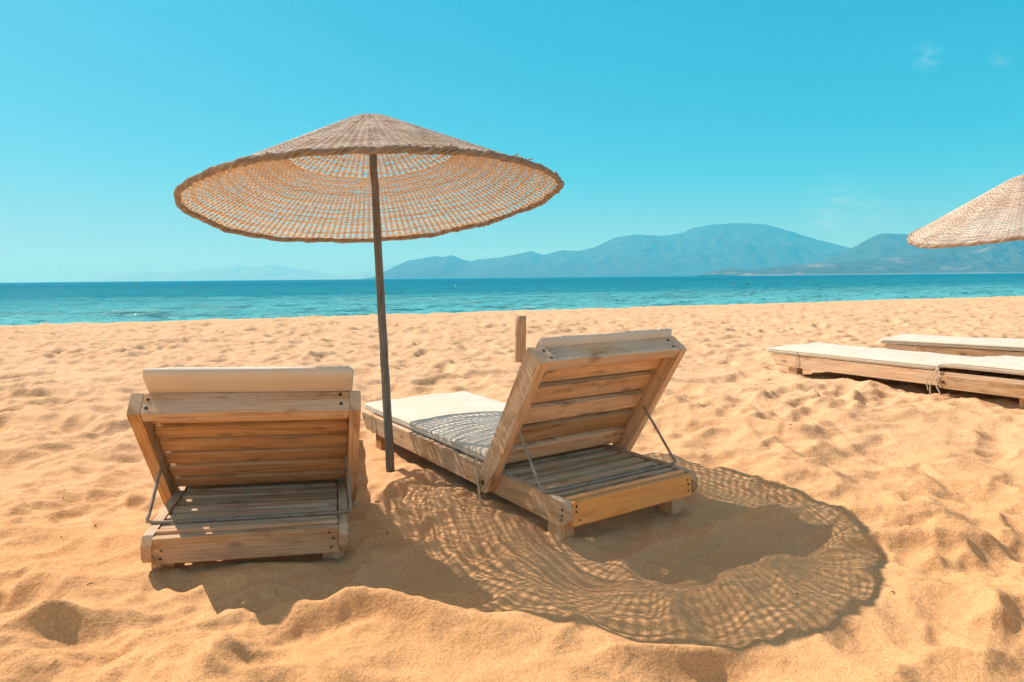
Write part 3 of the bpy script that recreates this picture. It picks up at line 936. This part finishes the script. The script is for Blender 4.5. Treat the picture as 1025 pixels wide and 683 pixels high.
    # stake ends left sticking out of the border
    for i in range(46):
        a = rng.uniform(0, 6.283)
        l = rng.uniform(.002, .014)
        c = surf(a, R - .01, rng.uniform(-.006, .012))
        d = Vector((math.cos(a + rng.uniform(-.7, .7)), math.sin(a + rng.uniform(-.7, .7)), rng.uniform(-.6, .5))).normalized()
        b.tube([c, c + d * (.018 + l * .5), c + d * (.018 + l)], [.0038, .0032, .0022], 5)
    b.build('rim', mats[1], cn)
    # bound knot at the top
    b = MB()
    for s in range(7):
        pts = []
        r0 = .012 + .006 * s
        for i in range(24):
            a = 2 * math.pi * i / 24
            pts.append(Vector((r0 * math.cos(a), r0 * math.sin(a), surf(0, .03).z + .010 - .0032 * s + rng.uniform(-.002, .002))))
        b.tube(pts, .0055, 6, closed=True)
    b.build('top_knot', mats[1], cn)
    return root

pb = ground(391, 472)
make_parasol((-.6715, 3.6545, 0.), (-.732, 3.7911, 1.462), (-.0826, .116, 1), .988, .515, (-.762, 3.842, 1.925),
             'grey woven wicker parasol on a leaning pole between the two raised loungers', (M['wicker'], M['rim']), 1, 0.)
make_parasol((4.30, 5.60, .17), (4.215, 5.60, 1.485), (-.23, -.105, 1), .86, .39, (4.132, 5.562, 1.80),
             'pale wicker parasol cut off by the edge, beside the flat loungers', (M['wicker_pale'], M['rim_pale']), 5, .0035)

# ------------------------------------------------------------------ post
pp = ground(520.5, 361.7, .17)
b = MB()
pts = [(pp.x + .012 * i / 8, pp.y, .17 - .25 + .73 * i / 8) for i in range(9)]
b.tube(pts, [.060, .060, .059, .060, .059, .058, .059, .058, .056], 16, wea=.2)
po = b.build('wooden_post', M['wood_post'])
tag(po, 'short round wooden post standing in the sand behind the lounger', 'post')

# ------------------------------------------------------------------ bathers far out
def make_person(loc, yaw, label):
    me = bpy.data.meshes.new('person')
    v = [(0, 0, -.35), (0, 0, -.1), (0, 0, .12), (0, .01, .30), (0, .01, .40), (0, .02, .52), (0, .02, .60),
         (.17, 0, .28), (.27, .06, .06), (.22, .22, -.05), (-.17, 0, .28), (-.27, .04, .05), (-.25, .2, -.08)]
    e = [(0, 1), (1, 2), (2, 3), (3, 4), (4, 5), (5, 6), (3, 7), (7, 8), (8, 9), (3, 10), (10, 11), (11, 12)]
    me.from_pydata(v, e, [])
    o = link_mesh('person', me, M['skin'])
    sk = o.modifiers.new('skin', 'SKIN')
    rr = [.15, .14, .155, .13, .05, .09, .08, .06, .045, .035, .06, .045, .035]
    for d, q in zip(me.skin_vertices[0].data, rr): d.radius = (q, q * .8)
    me.skin_vertices[0].data[0].use_root = True
    o.modifiers.new('sub', 'SUBSURF').levels = 1
    o.location = loc; o.rotation_euler = (0, 0, yaw)
    tag(o, label, 'person', 'bathers in the sea')
    bm = bmesh.new(); bmesh.ops.create_uvsphere(bm, u_segments=12, v_segments=8, radius=.105)
    for q in bm.verts: q.co = Vector((q.co.x, q.co.y * 1.1, q.co.z * .8)) + Vector((0, .02 - .02, .60))
    hm = bpy.data.meshes.new('hair'); bm.to_mesh(hm); bm.free()
    link_mesh('hair', hm, M['hair'], o, smooth=True)
w1 = ground(733.7, 286.5, -.55); w2 = ground(749.2, 286.2, -.55)
make_person((w1.x, w1.y, -.74), rad(150), 'bather with dark hair standing chest deep in the sea, left of the pair')
make_person((w2.x, w2.y, -.86), rad(-40), 'bather with dark hair lower in the sea, right of the pair')

# ------------------------------------------------------------------ dry bits of twig and seed lying about
def make_bits():
    b = MB()
    for i in range(260):
        y = random.uniform(1.5, 3.4) if i < 24 else random.uniform(3.0, 13)
        x = random.uniform(-.85, .85) * (y + .2)
        z = sand_z(x, y)
        if random.random() < .3:
            l = random.uniform(.008, .026); a = random.uniform(0, 3.14)
            b.tube([(x, y, z + .002), (x + l * .5 * math.cos(a), y + l * .5 * math.sin(a), z + .006), (x + l * math.cos(a), y + l * math.sin(a), z + .003)], random.uniform(.0012, .0026), 5)
        else:
            r = random.uniform(.002, .0055)
            b.tube([(x - r, y, z + r * .4), (x - r * .3, y + r * .2, z + r * .5), (x + r, y, z + r * .35)], [r * .4, r * .8, r * .3], 6)
    o = b.build('beach_litter', M['bits'])
    tag(o, 'tiny dark bits of twig and pebble strewn over the sand', 'debris', kind='stuff')
make_bits()

# ------------------------------------------------------------------ air
bm = bmesh.new(); bmesh.ops.create_cube(bm, size=1)
for v in bm.verts:
    v.co = Vector((v.co.x * 44000, v.co.y * 25000 + 6400, -8.5 if v.co.z < 0 else 690))
me = bpy.data.meshes.new('haze'); bm.to_mesh(me); bm.free()
hm = bpy.data.materials.new('haze_air'); hm.use_nodes = True
nt = hm.node_tree; nt.nodes.remove(nt.nodes['Principled BSDF'])
pv = nt.nodes.new('ShaderNodeVolumePrincipled')
pv.inputs['Absorption Color'].default_value = (1, 1, 1, 1); pv.inputs['Color'].default_value = (.045, .58, 1., 1); pv.inputs['Density'].default_value = 1.75e-4; pv.inputs['Anisotropy'].default_value = .05
nt.links.new(pv.outputs[0], nt.nodes['Material Output'].inputs['Volume'])
hz = link_mesh('haze', me, hm)
tag(hz, 'thin blue sea haze that veils the far mountains', 'haze', kind='stuff')

# ------------------------------------------------------------------ light
EL, AZ = rad(46), rad(52.5)          # shadows run towards +x, -y
sun_dir = Vector((-math.sin(AZ) * math.cos(EL), math.cos(AZ) * math.cos(EL), math.sin(EL)))
ld = bpy.data.lights.new('sun', 'SUN'); ld.energy = 4.2; ld.angle = rad(.4); ld.color = (1., .90, .79)
lo = bpy.data.objects.new('sun', ld); COL.objects.link(lo)
lo.rotation_euler = sun_dir.to_track_quat('Z', 'Y').to_euler()
lo.location = (-20, 20, 30)

wld = bpy.data.worlds.new('World'); SC.world = wld; wld.use_nodes = True
wt = wld.node_tree; bg = wt.nodes['Background']
sky = wt.nodes.new('ShaderNodeTexSky'); sky.sky_type = 'NISHITA'; sky.sun_disc = False
sky.sun_elevation = EL; sky.sun_rotation = -AZ
sky.altitude = 0; sky.air_density = 1.0; sky.dust_density = .6; sky.ozone_density = 1.0
def wn(typ, **kw):
    n = wt.nodes.new(typ)
    for k, v in kw.items(): setattr(n, k, v)
    return n
EXPO = .55
sep = wn('ShaderNodeSeparateColor'); wt.links.new(sky.outputs[0], sep.inputs[0])
tint = wn('ShaderNodeCombineColor')
K = 10. / 2 ** EXPO
for i, (gain, pw) in enumerate(((.0150, 1.42), (.258, .45), (.345, .42))):
    p_ = wn('ShaderNodeMath', operation='POWER'); wt.links.new(sep.outputs[i], p_.inputs[0]); p_.inputs[1].default_value = pw
    g_ = wn('ShaderNodeMath', operation='MULTIPLY'); wt.links.new(p_.outputs[0], g_.inputs[0]); g_.inputs[1].default_value = gain * K
    wt.links.new(g_.outputs[0], tint.inputs[i])
tc0 = wn('ShaderNodeTexCoord'); s0 = wn('ShaderNodeSeparateXYZ'); wt.links.new(tc0.outputs['Generated'], s0.inputs[0])
hb = wn('ShaderNodeMapRange', interpolation_type='SMOOTHERSTEP'); hb.inputs[1].default_value = .17; hb.inputs[2].default_value = -.03; hb.inputs[3].default_value = 0; hb.inputs[4].default_value = .85
wt.links.new(s0.outputs[2], hb.inputs[0])
pale = wn('ShaderNodeMix', data_type='RGBA'); wt.links.new(hb.outputs[0], pale.inputs[0]); wt.links.new(tint.outputs[0], pale.inputs[6])
pale.inputs[7].default_value = (.29 * K, .57 * K, .76 * K, 1)
# added warm overhead colour, out of view, that lifts the shaded tones
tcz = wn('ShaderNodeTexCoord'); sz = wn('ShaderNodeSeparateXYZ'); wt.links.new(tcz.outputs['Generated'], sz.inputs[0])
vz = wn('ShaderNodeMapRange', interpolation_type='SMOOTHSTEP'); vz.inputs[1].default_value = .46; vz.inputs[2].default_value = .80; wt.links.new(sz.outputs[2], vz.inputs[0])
shade_fill = wn('ShaderNodeMix', data_type='RGBA'); wt.links.new(vz.outputs[0], shade_fill.inputs[0]); wt.links.new(pale.outputs[2], shade_fill.inputs[6])
shade_fill.inputs[7].default_value = (.47 * K, .38 * K, .32 * K, 1)
# thin wisps of cloud low over the right-hand hills
geo = wn('ShaderNodeTexCoord')
mp = wn('ShaderNodeMapping'); mp.inputs['Scale'].default_value = (40, 40, 120); wt.links.new(geo.outputs['Generated'], mp.inputs[0])
nz = wn('ShaderNodeTexNoise'); nz.inputs['Scale'].default_value = 1.; nz.inputs['Detail'].default_value = 6; nz.inputs['Roughness'].default_value = .6
wt.links.new(mp.outputs[0], nz.inputs['Vector'])
tot = None
for (px, py, rr, amt) in ((838, 211, .032, .8), (882, 214, .016, .5), (928, 57, .012, .7), (1002, 57, .009, .55)):
    d = ray(px, py).normalized()
    vd = wn('ShaderNodeVectorMath', operation='DISTANCE'); wt.links.new(geo.outputs['Generated'], vd.inputs[0]); vd.inputs[1].default_value = d
    mr = wn('ShaderNodeMapRange'); mr.inputs[1].default_value = 0; mr.inputs[2].default_value = rr * 1.6; mr.inputs[3].default_value = amt; mr.inputs[4].default_value = 0
    wt.links.new(vd.outputs['Value'], mr.inputs[0])
    if tot is None: tot = mr.outputs[0]
    else:
        a = wn('ShaderNodeMath', operation='ADD'); wt.links.new(tot, a.inputs[0]); wt.links.new(mr.outputs[0], a.inputs[1]); tot = a.outputs[0]
cr = wn('ShaderNodeMapRange'); cr.inputs[1].default_value = .42; cr.inputs[2].default_value = .72; wt.links.new(nz.outputs['Fac'], cr.inputs[0])
mm = wn('ShaderNodeMath', operation='MULTIPLY', use_clamp=True); wt.links.new(tot, mm.inputs[0]); wt.links.new(cr.outputs[0], mm.inputs[1])
cm = wn('ShaderNodeMix', data_type='RGBA'); wt.links.new(mm.outputs[0], cm.inputs[0]); wt.links.new(shade_fill.outputs[2], cm.inputs[6]); cm.inputs[7].default_value = (.42 * K, .78 * K, .85 * K, 1)
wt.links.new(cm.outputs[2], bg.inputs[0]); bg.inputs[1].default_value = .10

# ------------------------------------------------------------------ render settings
SC.render.engine = 'CYCLES'
SC.view_settings.view_transform = 'Standard'; SC.view_settings.look = 'None'
SC.view_settings.gamma = 1; SC.view_settings.exposure = EXPO; SC.view_settings.use_curve_mapping = False
cy = SC.cycles
cy.use_denoising = True
cy.denoiser = 'OPENIMAGEDENOISE'; cy.denoising_input_passes = 'RGB_ALBEDO_NORMAL'; cy.denoising_prefilter = 'FAST'
cy.max_bounces = 6; cy.diffuse_bounces = 3; cy.glossy_bounces = 3; cy.transmission_bounces = 4; cy.volume_bounces = 1; cy.transparent_max_bounces = 8
cy.sample_clamp_indirect = 6.; cy.sample_clamp_direct = 30.
